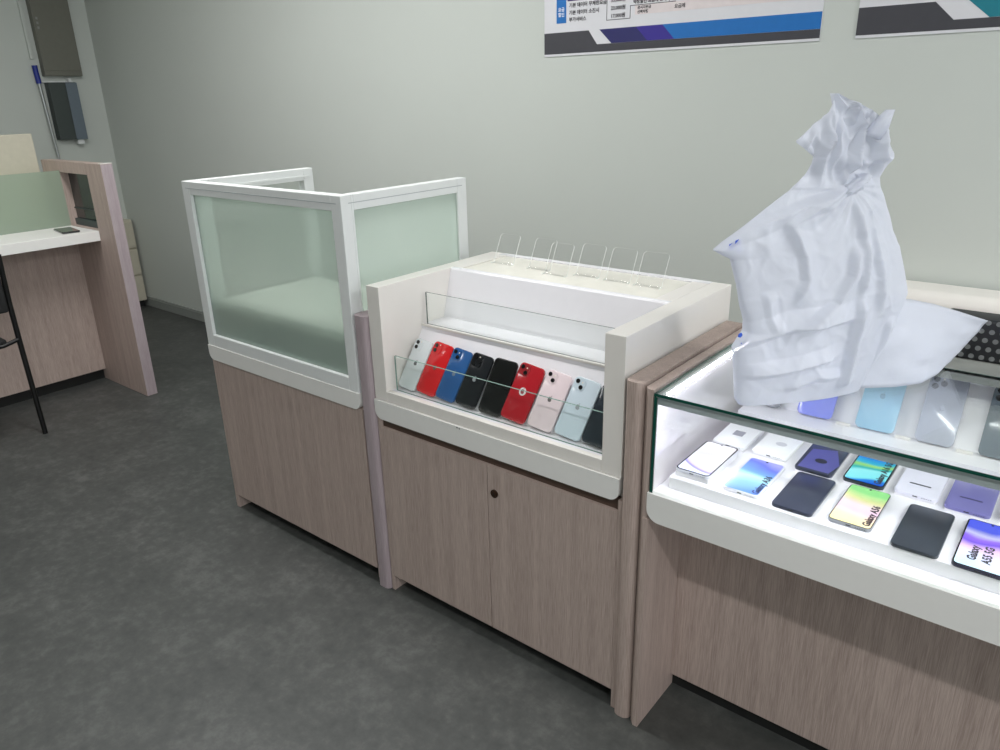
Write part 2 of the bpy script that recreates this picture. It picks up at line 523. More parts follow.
# ------------------------------------------------------------------ white open display counter
a0, a1 = -0.3087, 0.4928
AF = -0.8605
AB = -0.318
t = thing('display_counter', 'two-door wooden counter with an open white phone display on top', 'display counter', (a0, AF, 0))
bm = bmesh.new()
box(bm, a0, a0 + 0.012, AF + 0.0005, AB, 0.0, 0.6, 0.0008)
box(bm, a1, a1 + 0.012, AF + 0.0005, AB, 0.0, 0.6, 0.0008)
box(bm, a0 + 0.012, a1, AB - 0.018, AB, 0.055, 0.6)
box(bm, a0 + 0.012, a1, AF + 0.03, AB - 0.018, 0.06, 0.075)
finish('cabinet_carcass', bm, WOOD, t)
bm = bmesh.new(); box(bm, a0 + 0.012, a1, AF + 0.05, AF + 0.065, 0.0, 0.06); finish('plinth', bm, KICK, t)
xs = 0.1035
bm = bmesh.new(); box(bm, a0 + 0.0125, xs - 0.0015, AF, AF + 0.019, 0.055, 0.570, 0.001); finish('door', bm, WOOD, t)
bm = bmesh.new(); box(bm, xs + 0.0015, a1 - 0.0005, AF, AF + 0.019, 0.055, 0.570, 0.001); door = finish('door', bm, WOOD, t)
bm = bmesh.new()
def ring_y(bm, cx, cz, r, y0, y1, n=20, mi=0):
    prism(bm, [(cx + r * math.cos(2 * math.pi * i / n), cz + r * math.sin(2 * math.pi * i / n)) for i in range(n)], 'y', y0, y1, mi)
ring_y(bm, 0.1285, 0.4935, 0.0115, AF - 0.004, AF, mi=0)
ring_y(bm, 0.1285, 0.4935, 0.0075, AF - 0.006, AF - 0.004, mi=0)
box(bm, 0.1275, 0.1295, AF - 0.0064, AF - 0.006, 0.489, 0.498, mi=1)
finish('keyhole_lock', bm, [plain('dark_bronze', (72, 52, 40), 0.35, metal=0.6), KICK], door)
bm = bmesh.new(); box(bm, a0 + 0.0125, a1 - 0.0005, AF + 0.010, AF + 0.03, 0.570, 0.6); finish('shadow_gap', bm, GAPM, t)
bm = bmesh.new(); prism(bm, rrect(a0 - 0.002, a1 + 0.004, 0.598, 0.656, 0.026, 8, (1, 1, 0, 0)), 'y', AF - 0.005, AF + 0.02)
# two small chips in the lacquer
box(bm, 0.008, 0.0125, AF - 0.0055, AF - 0.005, 0.6505, 0.6535, mi=1); box(bm, 0.0165, 0.0195, AF - 0.0055, AF - 0.005, 0.6495, 0.6525, mi=1)
finish('white_apron', bm, [APRON, CHAR], t, smooth=0.5)
# housing
zt2 = 0.9896
bm = bmesh.new(); box(bm, a0, a0 + 0.049, AF, AB, 0.6575, zt2, 0.0012); finish('side_wall', bm, WHITE, t)
bm = bmesh.new(); box(bm, a1 - 0.045, a1 + 0.006, AF, AB, 0.6575, zt2, 0.0012); finish('side_wall', bm, WHITE, t)
i0, i1 = a0 + 0.049, a1 - 0.045
bm = bmesh.new(); box(bm, a0 + 0.002, a1, AF + 0.02, AB, 0.6, 0.6575); box(bm, i0, i1, AF, AF + 0.016, 0.6575, 0.689, 0.0012)
finish('front_lip', bm, WHITE, t)
prof = [(AF + 0.016, 0.6575), (AF + 0.016, 0.6865), (-0.806, 0.6865), (-0.706, 0.835), (-0.706, 0.849), (-0.612, 0.849), (-0.572, 0.9855), (-0.568, 0.9896), (-0.555, 0.9896), (-0.555, 0.9846), (-0.345, 0.9846), (-0.345, 0.9896), (AB, 0.9896), (AB, 0.6575)]
bm = bmesh.new(); prism(bm, prof, 'x', i0, i1); finish('stepped_display_bed', bm, WHITEG, t)
for (xa_, xb_) in ((i0, i0 + 0.03), (i1 - 0.045, i1)):
    bm = bmesh.new(); box(bm, xa_, xb_, -0.5549, -0.3451, 0.9846, zt2); finish('platform_rim', bm, WHITE, t)
bm = bmesh.new(); box(bm, i0 + 0.031, i1 - 0.046, -0.5545, -0.3455, 0.9847, 0.987); finish('inlay_sheet', bm, plain('cream_inlay', (234, 231, 220), 0.25), t)
bm = bmesh.new(); glassbox(bm, i0 + 0.012, i1 - 0.012, -0.8325, -0.8275, 0.6868, 0.790); finish('glass_fence', bm, [GLASS, GEDGEL], t)
bm = bmesh.new(); glassbox(bm, i0 + 0.012, i1 - 0.012, -0.6955, -0.6905, 0.8492, 0.9435); finish('glass_fence', bm, [GLASS, plain('grey_glass_edge', (96, 104, 98), 0.2)], t)
bm = bmesh.new(); box(bm, i0, i1, -0.7085, -0.700, 0.845, 0.852, 0.0015); finish('ledge_bead', bm, WHITE, t)

# ------------------------------------------------------------------ phones
def apple_logo(bm, cx, cy, s, z0, z1, mi=0):
    """small bitten fruit emblem with a leaf"""
    pts = []
    for i in range(40):
        a = 2 * math.pi * i / 40
        r = 0.5 * (1 - 0.10 * math.cos(2 * a) * 0.6)
        x, y = r * math.cos(a) * 0.92, r * math.sin(a) * 0.98
        y -= 0.10 * math.exp(-(x / 0.14) ** 2) * (1 if y > 0 else -0.5)
        bx, by, br = 0.56, 0.08, 0.25
        d = math.hypot(x - bx, y - by)
        if d < br:
            x, y = bx + (x - bx) / d * br, by + (y - by) / d * br
        pts.append((cx + s * x, cy + s * y))
    prism(bm, pts, 'z', z0, z1, mi)
    leaf = [(0.0, 0.50), (0.03, 0.62), (0.13, 0.74), (0.20, 0.76), (0.18, 0.64), (0.10, 0.54)]
    prism(bm, [(cx + s * x, cy + s * y) for x, y in leaf], 'z', z0, z1, mi)

def lens_set(parent, spots, z, r, lensmat):
    for (lx, ly) in spots:
        b = bmesh.new(); disc(b, lx, ly, z, z + 0.0016, r)
        l = finish('lens', b, lensmat, parent, local=True, smooth=0.5)

RIMGREY = plain('lens_ring', (60, 62, 66), 0.25, metal=0.5)
LENSBLK = plain('lens_black', (14, 14, 17), 0.08, coat=0.4)
FLASH = plain('flash_disc', (228, 222, 205), 0.3)

def body_mat(key, rgb, rough=0.12):
    return plain('phone_' + key, rgb, rough, var=0.02, scale=12, coat=0.35)

def fruit_phone(label, M4, key, rgb, w=0.0715, L=0.1475, tt=0.008, cams='diagonal', logo=(120, 122, 125), group='phones leaning in the white open display', ring=False, bump=None, lensmat=None):
    t = thing('smartphone', label, 'phone', matrix=M4, group=group)
    mt = body_mat(key, rgb)
    b = bmesh.new(); slab(b, w, L, tt, 0.0125, 0.0022); finish('phone_body', b, mt, t, local=True, smooth=0.7)
    if cams is None:
        b = bmesh.new(); slab(b, w - 0.006, L - 0.006, 0.0004, 0.010, 0.0001, 0.003, tt); finish('screen', b, BLACKG, t, local=True)
        return t
    bs = 0.030
    cx, cy = -w / 2 + 0.004 + bs / 2, L - 0.004 - bs / 2
    if cams in ('diagonal', 'vertical', 'triple'):
        if cams == 'triple': bs = 0.034; cx, cy = -w / 2 + 0.004 + bs / 2, L - 0.004 - bs / 2
        b = bmesh.new()
        prism(b, rrect(cx - bs / 2, cx + bs / 2, cy - bs / 2, cy + bs / 2, 0.008), 'z', tt, tt + 0.0014)
        bp = finish('camera_bump', b, body_mat((bump and key + '_bump') or key, bump or rgb), t, local=True, smooth=0.6)
        if cams == 'diagonal': sp = [(cx - 0.0065, cy + 0.0065), (cx + 0.0065, cy - 0.0065)]
        elif cams == 'vertical': sp = [(cx - 0.0055, cy + 0.007), (cx - 0.0055, cy - 0.007)]
        else: sp = [(cx - 0.0075, cy + 0.0085), (cx - 0.0075, cy - 0.0085), (cx + 0.0085, cy)]
        lens_set(bp, sp, tt + 0.0014, 0.0055 if cams != 'triple' else 0.0068, lensmat or LENSBLK)
        b = bmesh.new()
        disc(b, cx + 0.007, cy + (0.006 if cams == 'diagonal' else 0.0105), tt + 0.0014, tt + 0.0018, 0.002)
        finish('flash', b, FLASH, bp, local=True)
    b = bmesh.new()
    if ring:
        disc(b, 0, L * 0.52, tt, tt + 0.0004, 0.0105, 28)
        e = finish('round_sticker', b, plain('sticker_white', (226, 224, 222), 0.4), t, local=True)
        b = bmesh.new(); apple_logo(b, 0, L * 0.52, 0.013, tt + 0.0004, tt + 0.0007)
        finish('emblem', b, plain('sticker_ink', (140, 60, 66), 0.4), e, local=True)
    else:
        apple_logo(b, 0, L * 0.52, 0.0135, tt, tt + 0.0004)
        finish('emblem', b, plain('emblem_%d_%d' % (logo[0], logo[2]), logo, 0.2, metal=0.5), t, local=True)
    return t

LEAN = R(58)
def lean(x, tilt=0.0, y=-0.8155, z=0.6876):
    lift = 0.034 * abs(math.sin(R(tilt)))      # a tilted phone rests on its lower corner
    return Matrix.Translation((x, y + lift * math.cos(LEAN), z + lift * math.sin(LEAN))) @ Matrix.Rotation(LEAN, 4, 'X') @ Matrix.Rotation(R(tilt), 4, 'Z')

G = None
fruit_phone('pale silver white phone at the wall end of the white display row', lean(-0.2250, -5), 'silver', (222, 228, 230), w=0.0675, cams='vertical')
fruit_phone('bright red phone beside the pale white phone in the white display', lean(-0.1520, -5.5), 'bright_red', (214, 30, 36), w=0.0735, L=0.151, cams='vertical', logo=(160, 120, 110))
fruit_phone('blue phone leaning in the white display', lean(-0.0790, -5.5), 'blue', (44, 92, 150), w=0.0700, cams='diagonal', logo=(150, 168, 190))
fruit_phone('black phone with silver emblem leaning beside the blue phone', lean(-0.0045, -4.5), 'midnight', (26, 29, 33), cams='triple', logo=(190, 196, 200), L=0.148)
fruit_phone('phone with blank black screen facing out in the white display', lean(0.0800, -1.5), 'black', (14, 15, 17), w=0.0757, L=0.1509, cams=None)
fruit_phone('dark red phone with round white sticker in the white display', lean(0.1545, -5.5), 'dark_red', (176, 26, 38), w=0.078, L=0.1515, cams='diagonal', ring=True, bump=(150, 40, 46))
fruit_phone('pale pink phone leaning in the white display', lean(0.239, -5.5), 'pink', (236, 218, 222), w=0.0757, L=0.150, cams='diagonal', logo=(150, 140, 140))
fruit_phone('pale blue-white phone with two black lenses beside the pink phone', lean(0.321, -5.5), 'ice', (208, 222, 232), w=0.0757, L=0.150, cams='diagonal', logo=(200, 208, 214))
fruit_phone('dark slate phone half hidden by the end wall of the white display', lean(0.3950, -5), 'slate', (40, 48, 56), w=0.066, L=0.147, cams='none', logo=(54, 62, 70))

# clear acrylic easels on the platform
def stand(xb, yb, w, h, label, dx=0.0):
    a = R(64)
    pr = [(yb - 0.022, 0.9885)] + [(yb - 0.006 + 0.012 * math.sin(R(q)), 0.9885 + 0.012 - 0.012 * math.cos(R(q))) for q in (0, 20, 40, 60)]
    yy, zz = pr[-1]
    # leaning sheet with rounded top corners: built flat, then bent
    th = 0.0025
    b = bmesh.new()
    t = thing('acrylic_phone_stand', label, 'phone stand', (xb, yb, 0.987), 'clear acrylic stands on the white display')
    pts = rrect(-w / 2, w / 2, 0, h, 0.010, 6, (0, 0, 1, 1))
    v0 = [b.verts.new((x, y * math.cos(a), y * math.sin(a))) for x, y in pts]
    nx = Vector((0, math.sin(a), -math.cos(a))) * th
    v1 = [b.verts.new(v.co + nx) for v in v0]
    f = b.faces.new(v0); f.material_index = 0
    f = b.faces.new(v1[::-1]); f.material_index = 0
    k = len(pts)
    for i in range(k):
        f = b.faces.new((v0[i], v1[i], v1[(i + 1) % k], v0[(i + 1) % k])); f.material_index = 1
    finish('back_sheet', b, [ACRYL, AEDGE], t, local=True)
    b = bmesh.new()
    n = 6
    prof = [(-0.012, 0.006), (-0.012, 0.0025), (-0.0108, 0.0005), (-0.009, 0.0), (-0.004, 0.0), (0.0, 0.0012), (0.002, 0.004)]
    inner = [(y + (0.0024 if i < 3 else 0), z + (0.0024 if i >= 2 else 0)) for i, (y, z) in enumerate(prof)]
    prism(b, prof + inner[::-1], 'x', -w / 2, w / 2)
    for f in b.faces:
        if len(f.verts) > 4: f.material_index = 1
    finish('bent_foot', b, [ACRYL, AEDGE], t, local=True, smooth=0.9)
    return t

for x, y, lab in ((-0.166, -0.440, 'clear acrylic stand nearest the frosted screen on the white display'),
                  (-0.031, -0.442, 'second clear acrylic stand from the frosted screen'),
                  (0.050, -0.476, 'third clear acrylic stand from the frosted screen'),
                  (0.1325, -0.441, 'third clear acrylic stand from the glass showcase'),
                  (0.232, -0.446, 'second clear acrylic stand from the glass showcase'),
                  (0.327, -0.450, 'clear acrylic stand nearest the glass showcase')):
    stand(x, y, 0.075, 0.093, lab)

# ------------------------------------------------------------------ lit glass showcase
s0 = 0.5545           # outer face of its wooden side
sp = 0.5788
se = 2.05             # far end, outside the frame
SF = -0.8785
SB = -0.290
t = thing('glass_showcase', 'lit glass-topped phone showcase on a pinkish wood base', 'showcase', (sp, SF, 0))
bm = bmesh.new()
prism(bm, [(s0, SF + 0.012), (s0 + 0.012, SF), (sp, SF), (sp, SB), (s0, SB)], 'z', 0.0, 0.5905)
prism(bm, [(s0, SF + 0.012), (s0 + 0.010, SF + 0.002), (sp - 0.003, SF + 0.002), (sp - 0.003, SB), (s0, SB)], 'z', 0.5905, 0.8935)
finish('wooden_side', bm, WOOD, t)
bm = bmesh.new(); box(bm, se, se + 0.0245, SF, SB, 0.0, 0.9, 0.001); finish('wooden_side', bm, WOOD, t)
bm = bmesh.new(); box(bm, sp, se, -0.704, -0.686, 0.040, 0.59, 0.001); finish('front_panel', bm, WOOD, t)
bm = bmesh.new(); box(bm, sp, se, -0.690, -0.675, 0.0, 0.040); finish('plinth', bm, KICK, t)
bm = bmesh.new(); box(bm, sp, se, SB - 0.018, SB, 0.0, 0.885); finish('back_panel', bm, WOOD, t)
bm = bmesh.new(); prism(bm, rrect(sp - 0.003, se, 0.5905, 0.6585, 0.03, 8, (1, 0, 0, 0)), 'y', SF - 0.004, SF + 0.03)
finish('white_apron', bm, APRON, t, smooth=0.5)
bm = bmesh.new(); box(bm, sp + 0.001, se, SF + 0.03, SB - 0.018, 0.59, 0.6585); finish('inner_floor', bm, WHITEG, t)
# stepped bed for the phones
bm = bmesh.new()
prism(bm, [(-0.838, 0.6587), (-0.838, 0.6855), (-0.836, 0.6875), (-0.470, 0.6875), (-0.470, 0.714), (-0.395, 0.714), (-0.300, 0.850), (-0.309, 0.850), (-0.309, 0.6587)], 'x', 0.604, se - 0.02)
finish('phone_tray', bm, WHITEG, t)
# polished liner of the end wall
mm, nt, out = new_mat('polished_liner')
d_ = N(nt, 'ShaderNodeBsdfPrincipled', Roughness=0.2); d_.inputs['Base Color'].default_value = lin((238, 232, 234))
g_ = N(nt, 'ShaderNodeBsdfGlossy', Roughness=0.02); mx_ = N(nt, 'ShaderNodeMixShader'); mx_.inputs[0].default_value = 0.4
nt.links.new(d_.outputs[0], mx_.inputs[1]); nt.links.new(g_.outputs[0], mx_.inputs[2]); nt.links.new(mx_.outputs[0], out.inputs['Surface'])
bm = bmesh.new(); box(bm, sp - 0.0028, sp + 0.004, SF + 0.010, -0.309, 0.6587, 0.8812); finish('end_liner', bm, mm, t)
bm = bmesh.new(); glassbox(bm, sp + 0.0002, se, SF, SF + 0.008, 0.6587, 0.8815, True)
finish('front_glass', bm, [GLASS, GEDGE], t)
bm = bmesh.new(); glassbox(bm, sp - 0.0005, se, SF, -0.385, 0.8818, 0.8882)
tg = finish('top_glass', bm, [GLASS, GEDGE], t)
# corner strips of cut glass, seen as a deep green line
bm = bmesh.new(); box(bm, sp, sp + 0.0072, SF - 0.0003, SF + 0.0003, 0.6587, 0.8802)
finish('green_glass_corner', bm, GEDGE, t)
bm = bmesh.new(); box(bm, sp, se, -0.385, SB, 0.865, 0.8882, 0.001); finish('rear_rail', bm, GREYR, t)
# light profile under the front of the top glass
bm = bmesh.new(); prism(bm, [(SF + 0.0085, 0.8800), (SF + 0.0085, 0.8615), (SF + 0.020, 0.8615), (SF + 0.020, 0.8800)], 'x', sp + 0.005, se)
lp = finish('light_profile', bm, GREYM, t)
bm = bmesh.new()
for i in range(90):
    xx = sp + 0.02 + i * 0.0162
    box(bm, xx, xx + 0.009, SF + 0.0115, SF + 0.0185, 0.8602, 0.8612)
finish('led_strip', bm, LED, lp)
bm = bmesh.new(); box(bm, sp + 0.0045, sp + 0.0115, SF + 0.03, -0.40, 0.8725, 0.8805)
lp = finish('light_profile', bm, WHITEM, t)
bm = bmesh.new()
for i in range(27):
    yy = SF + 0.040 + i * 0.0162
    box(bm, sp + 0.0116, sp + 0.0150, yy, yy + 0.0060, 0.8720, 0.8775)
finish('led_strip', bm, LED, lp)
for xx in (0.838, 0.966, 1.088, 1.215):
    bm = bmesh.new(); box(bm, xx - 0.016, xx + 0.016, -0.418, -0.412, 0.714, 0.721, 0.0015); finish('phone_stop_lip', bm, WHITE, t)

# ---- galaxy style phones lying in the tray
ZT = 0.6878
def slab_phone(label, x, y, key, rgb, L=0.160, w=0.0775, tt=0.008, lift=0.0, group='phones lying in the lit showcase', rise=0.0):
    M4 = Matrix.Translation((x, y, ZT + lift)) @ Matrix.Rotation(R(rise), 4, 'X')
    t = thing('smartphone', label, 'phone', matrix=M4, group=group)
    if lift or rise:
        hh = lift
        b = bmesh.new()
        c, s_ = math.cos(R(rise)), math.sin(R(rise))
        # little white block that carries the phone
        y1 = L * 0.96
        vs = []
        for (xx, yy) in ((-w/2 + .002, 0.002), (w/2 - .002, 0.002), (w/2 - .002, y1), (-w/2 + .002, y1)):
            # world drop from the phone underside to the tray
            drop = lift + yy * s_
            vs.append(((xx, yy, -0.0001), (xx, yy - drop * s_, -drop * c)))
        lo = [b.verts.new(v[1]) for v in vs]; hi = [b.verts.new(v[0]) for v in vs]
        b.faces.new(lo[::-1]); b.faces.new(hi)
        for i in range(4): b.faces.new((lo[i], lo[(i + 1) % 4], hi[(i + 1) % 4], hi[i]))
        finish('riser_block', b, WHITEG, t, local=True)
    b = bmesh.new(); slab(b, w, L, tt, 0.010, 0.0018)
    finish('phone_body', b, body_mat(key, rgb, 0.3), t, local=True, smooth=0.7)
    b = bmesh.new()
    box(b, -0.0045, 0.0045, -0.0003, 0.0003, tt * 0.38, tt * 0.66)
    for i in range(5):
        box(b, 0.012 + i * 0.004, 0.0135 + i * 0.004, -0.0003, 0.0003, tt * 0.42, tt * 0.6)
    finish('charging_port', b, KICK, t, local=True)
    t['_L'] = L; t['_w'] = w; t['_t'] = tt
    return t

def screen(t, mat, bezel=0.0028, words=(), ink=INK, size=0.0155, bezmat=None):
    L, w, tt = t['_L'], t['_w'], t['_t']
    b = bmesh.new(); slab(b, w - 0.001, L - 0.001, 0.0003, 0.0095, 0.0001, 0.0005, tt); bz = finish('bezel', b, bezmat or BLACKG, t, local=True)
    b = bmesh.new(); slab(b, w - 2 * bezel, L - 2 * bezel, 0.0003, 0.0075, 0.0001, bezel, tt + 0.0003); finish('screen', b, mat, t, local=True)
    b = bmesh.new(); disc(b, 0, L - bezel - 0.005, tt + 0.0006, tt + 0.0009, 0.0022); finish('front_camera', b, LENSBLK, t, local=True)
    for k, (txt, px, py) in enumerate(words):
        b = text_bm(txt, size, weight=0.0008)
        bmesh.ops.rotate(b, verts=b.verts, cent=(0, 0, 0), matrix=Matrix.Rotation(R(90), 3, 'Z'))
        bmesh.ops.translate(b, verts=b.verts, vec=(px, py, tt + 0.0008))
        finish('lettering', b, ink, t, local=True)

def mark(t, name, pts, mat, z=0.0003):
    b = bmesh.new(); prism(b, pts, 'z', t['_t'], t['_t'] + z); return finish(name, b, mat, t, local=True)

def oval(cx, cy, a, b_, n=24):
    return [(cx + a * math.cos(2 * math.pi * i / n), cy + b_ * math.sin(2 * math.pi * i / n)) for i in range(n)]

EMB = plain('grey_emblem', (150, 150, 160), 0.4)
EMBD = plain('dark_emblem', (44, 46, 58), 0.4)
GREYBZ = plain('grey_bezel', (52, 50, 58), 0.3)
# front row
r1y = -0.826
p = slab_phone('phone with white screen crossed by a violet curve, in the corner of the showcase', 0.648, r1y, 'white_side', (226, 226, 236), lift=0.010, L=0.165)
mW, nt, out = new_mat('white_swoosh')
pb = N(nt, 'ShaderNodeBsdfPrincipled', Roughness=0.15)
tc = N(nt, 'ShaderNodeTexCoord'); sx = N(nt, 'ShaderNodeSeparateXYZ')
sq = N(nt, 'ShaderNodeMath', operation='MULTIPLY_ADD'); sq.inputs[1].default_value = 0.0
x2_ = N(nt, 'ShaderNodeMath', operation='MULTIPLY'); x2m = N(nt, 'ShaderNodeMath', operation='MULTIPLY'); x2m.inputs[1].default_value = -7.0
sh = N(nt, 'ShaderNodeMath', operation='SUBTRACT'); sh.inputs[1].default_value = 0.030
ad = N(nt, 'ShaderNodeMath', operation='ADD'); ml = N(nt, 'ShaderNodeMath', operation='MULTIPLY'); ml.inputs[1].default_value = 10.0
rp = N(nt, 'ShaderNodeValToRGB')
Lk = nt.links.new
Lk(tc.outputs['Object'], sx.inputs[0]); Lk(sx.outputs['X'], sh.inputs[0]); Lk(sh.outputs[0], x2_.inputs[0]); Lk(sh.outputs[0], x2_.inputs[1])
Lk(x2_.outputs[0], x2m.inputs[0]); Lk(x2m.outputs[0], ad.inputs[0]); Lk(sx.outputs['Y'], ad.inputs[1]); Lk(ad.outputs[0], ml.inputs[0]); Lk(ml.outputs[0], rp.inputs[0])
cr = rp.color_ramp
for ps, c in ((0.0, (214, 220, 255)), (0.10, (222, 228, 255)), (0.16, (140, 128, 226)), (0.24, (214, 200, 246)), (0.42, (250, 246, 255))):
    if ps == 0.0: cr.elements[0].color = lin(c)
    elif ps == 0.42: cr.elements[-1].position = ps; cr.elements[-1].color = lin(c)
    else:
        e = cr.elements.new(ps); e.color = lin(c)
Lk(rp.outputs['Color'], pb.inputs['Base Color']); Lk(pb.outputs[0], out.inputs['Surface'])
screen(p, mW, 0.0036, bezmat=BLACKG)
p = slab_phone('phone with blue gradient screen reading Galaxy A36 in the showcase', 0.754, r1y, 'white_case', (240, 240, 246), L=0.163)
screen(p, wallpaper('blue_gradient', [(0.0, (110, 150, 240)), (0.3, (150, 200, 250)), (0.48, (200, 250, 252)), (0.62, (130, 180, 246)), (0.85, (120, 130, 236)), (1.0, (170, 170, 240))], R(8), 0.45, 1.3), 0.003, (('Galaxy A36', 0.0340, 0.008),), ink=plain('navy_ink', (16, 20, 70), 0.5), size=0.0185, bezmat=plain('pale_bezel', (205, 206, 222), 0.3))
p = slab_phone('plain dark navy phone back in the front row of the showcase', 0.860, r1y - 0.006, 'navy_back', (52, 56, 74), L=0.166, w=0.079)
p = slab_phone('phone with green, pink and yellow screen reading Galaxy A56', 0.9645, r1y + 0.004, 'grey_side', (150, 152, 158), L=0.163)
screen(p, wallpaper('green_pink', [(0.0, (250, 238, 176)), (0.2, (252, 222, 190)), (0.36, (248, 208, 236)), (0.55, (250, 222, 226)), (0.72, (238, 238, 170)), (0.92, (150, 222, 140))], R(4), 0.30, 4.1), 0.002, (('Galaxy A56', 0.0335, 0.009),), ink=plain('brown_ink', (50, 34, 44), 0.5), size=0.0185)
p = slab_phone('plain charcoal phone back in the front row of the showcase', 1.079, r1y - 0.016, 'char_back', (46, 51, 60), L=0.172, w=0.078)
p = slab_phone('phone with violet and white screen reading Galaxy A55 5G', 1.178, r1y - 0.018, 'navy_side', (52, 50, 72), L=0.178, w=0.080)
screen(p, wallpaper('violet_wave', [(0.0, (196, 226, 250)), (0.25, (226, 226, 252)), (0.42, (232, 196, 240)), (0.58, (124, 92, 220)), (0.68, (150, 110, 236)), (0.78, (214, 210, 252)), (0.95, (84, 96, 226))], R(-14), 0.6, 7.4), 0.003, (('Galaxy', -0.008, 0.026), ('A55 5G', 0.014, 0.026)), size=0.019)
# second row
r2y = -0.652
p = slab_phone('white phone back with a small grey square, behind the corner phone', 0.650, r2y + 0.012, 'white_back', (246, 246, 248), L=0.160, rise=2, lift=0.004)
mark(p, 'emblem', [(-0.011, 0.052), (0.013, 0.052), (0.013, 0.078), (-0.011, 0.078)], EMB)
mark(p, 'camera_hole', oval(0.004, 0.146, 0.004, 0.003), LENSBLK)
p = slab_phone('white phone back with a grey oval mark in the showcase', 0.742, r2y + 0.02, 'white_back', (246, 246, 248), L=0.160, w=0.080, lift=0.002)
mark(p, 'emblem', oval(0.006, 0.066, 0.0125, 0.0105), plain('pale_emblem', (206, 206, 214), 0.4))
mark(p, 'camera_hole', oval(-0.002, 0.120, 0.004, 0.003), LENSBLK)
p = slab_phone('navy phone back with a violet patch and dark oval in the showcase', 0.846, r2y - 0.006, 'navy_back', (52, 56, 74), L=0.162, w=0.079, lift=0.004, rise=2)
mark(p, 'violet_film', [(-0.033, 0.006), (0.031, 0.006), (0.040, 0.052), (0.018, 0.118), (-0.030, 0.100)], plain('violet_film', (88, 88, 152), 0.3))
b = bmesh.new(); prism(b, oval(0.002, 0.052, 0.0125, 0.0105), 'z', 0.0083, 0.0087); finish('emblem', b, EMBD, p, local=True)
p = slab_phone('phone with teal and yellow screen reading Galaxy A16 5G', 0.944, r2y + 0.002, 'teal_side', (40, 52, 58), L=0.164, w=0.080, lift=0.004, rise=1)
screen(p, wallpaper('teal_burst', [(0.0, (30, 90, 200)), (0.10, (40, 130, 215)), (0.16, (130, 226, 234)), (0.33, (150, 232, 236)), (0.40, (30, 176, 176)), (0.52, (160, 216, 110)), (0.62, (50, 176, 206)), (0.78, (40, 130, 220))], R(-10), 0.5, 2.2), 0.003, (('Galaxy A16 5G', 0.031, 0.010),), size=0.0180)
p = slab_phone('white phone back with a dark bar across it in the showcase', 1.040, r2y + 0.014, 'lilac_white', (228, 226, 240), L=0.150, w=0.079, lift=0.003)
mark(p, 'hinge_bar', rrect(-0.020, 0.020, 0.046, 0.051, 0.0024, 4), EMBD)
p = slab_phone('violet phone back with a dark bar across it in the showcase', 1.131, r2y + 0.006, 'violet_back', (120, 116, 176), L=0.150, w=0.079, lift=0.003)
mark(p, 'hinge_bar', rrect(-0.020, 0.020, 0.050, 0.055, 0.0024, 4), plain('indigo_bar', (62, 60, 104), 0.4))
p = slab_phone('cream phone beside the violet phone in the showcase', 1.222, r2y + 0.02, 'cream_back', (236, 230, 220), L=0.150, w=0.079, lift=0.003)

# upper tier, leaning against the slope
SL = math.atan2(0.850 - 0.714, 0.095)
def tier(x): return Matrix.Translation((x, -0.408, 0.7155)) @ Matrix.Rotation(SL, 4, 'X')
g2 = 'phones on the upper tier of the showcase'
fruit_phone('graphite phone under the plastic bag, on the upper tier of the showcase', tier(0.648), 'graphite', (120, 120, 124), w=0.0776, L=0.158, cams='triple', group=g2)
fruit_phone('vivid periwinkle blue phone on the upper tier of the showcase', tier(0.768), 'periwinkle', (128, 138, 240), w=0.082, L=0.158, cams='diagonal', group=g2, logo=(120, 130, 226))
fruit_phone('sky blue phone on the upper tier of the showcase', tier(0.903), 'sky', (150, 196, 222), w=0.084, L=0.160, cams='diagonal', group=g2, logo=(146, 190, 216))
fruit_phone('silver grey phone with three big lenses on the upper tier of the showcase', tier(1.026), 'silver_grey', (172, 176, 190), w=0.0775, L=0.160, cams='triple', group=g2, logo=(168, 172, 186), lensmat=plain('silver_lens', (96, 98, 104), 0.2))
fruit_phone('slate grey phone beside the silver grey phone on the upper tier of the showcase', tier(1.151), 'slate_grey', (98, 110, 120), w=0.080, L=0.160, cams='triple', group=g2, logo=(94, 106, 116))

# ------------------------------------------------------------------ the tied plastic bag
U = Vector((0.6, 0.8, 0)); W = Vector((0.8, -0.6, 0)); B0 = Vector((0.731, -0.846, 0.8895))
OUTL = [  # v, left, right
    (0.000, 0.012, 0.283), (0.012, 0.004, 0.288), (0.05, 0.000, 0.300), (0.098, -0.006, 0.318), (0.118, -0.010, 0.328), (0.149, 0.010, 0.340), (0.170, 0.008, 0.348), (0.197, -0.002, 0.356),
    (0.24, -0.014, 0.342), (0.290, -0.032, 0.322), (0.296, -0.046, 0.318), (0.308, -0.068, 0.312), (0.320, -0.052, 0.304), (0.342, -0.018, 0.295), (0.365, 0.014, 0.283), (0.388, 0.046, 0.272), (0.405, 0.072, 0.262),
    (0.420, 0.090, 0.258), (0.435, 0.104, 0.264), (0.450, 0.112, 0.276), (0.462, 0.114, 0.277), (0.478, 0.092, 0.268), (0.489, 0.074, 0.262), (0.498, 0.086, 0.256), (0.510, 0.100, 0.252),
    (0.522, 0.118, 0.246), (0.535, 0.134, 0.226), (0.548, 0.140, 0.196), (0.556, 0.142, 0.172), (0.566, 0.143, 0.150)]
def outline(v):
    for (a, la, ra), (b_, lb, rb) in zip(OUTL, OUTL[1:]):
        if v <= b_:
            k = (v - a) / (b_ - a); return la + (lb - la) * k, ra + (rb - ra) * k
    return OUTL[-1][1:]
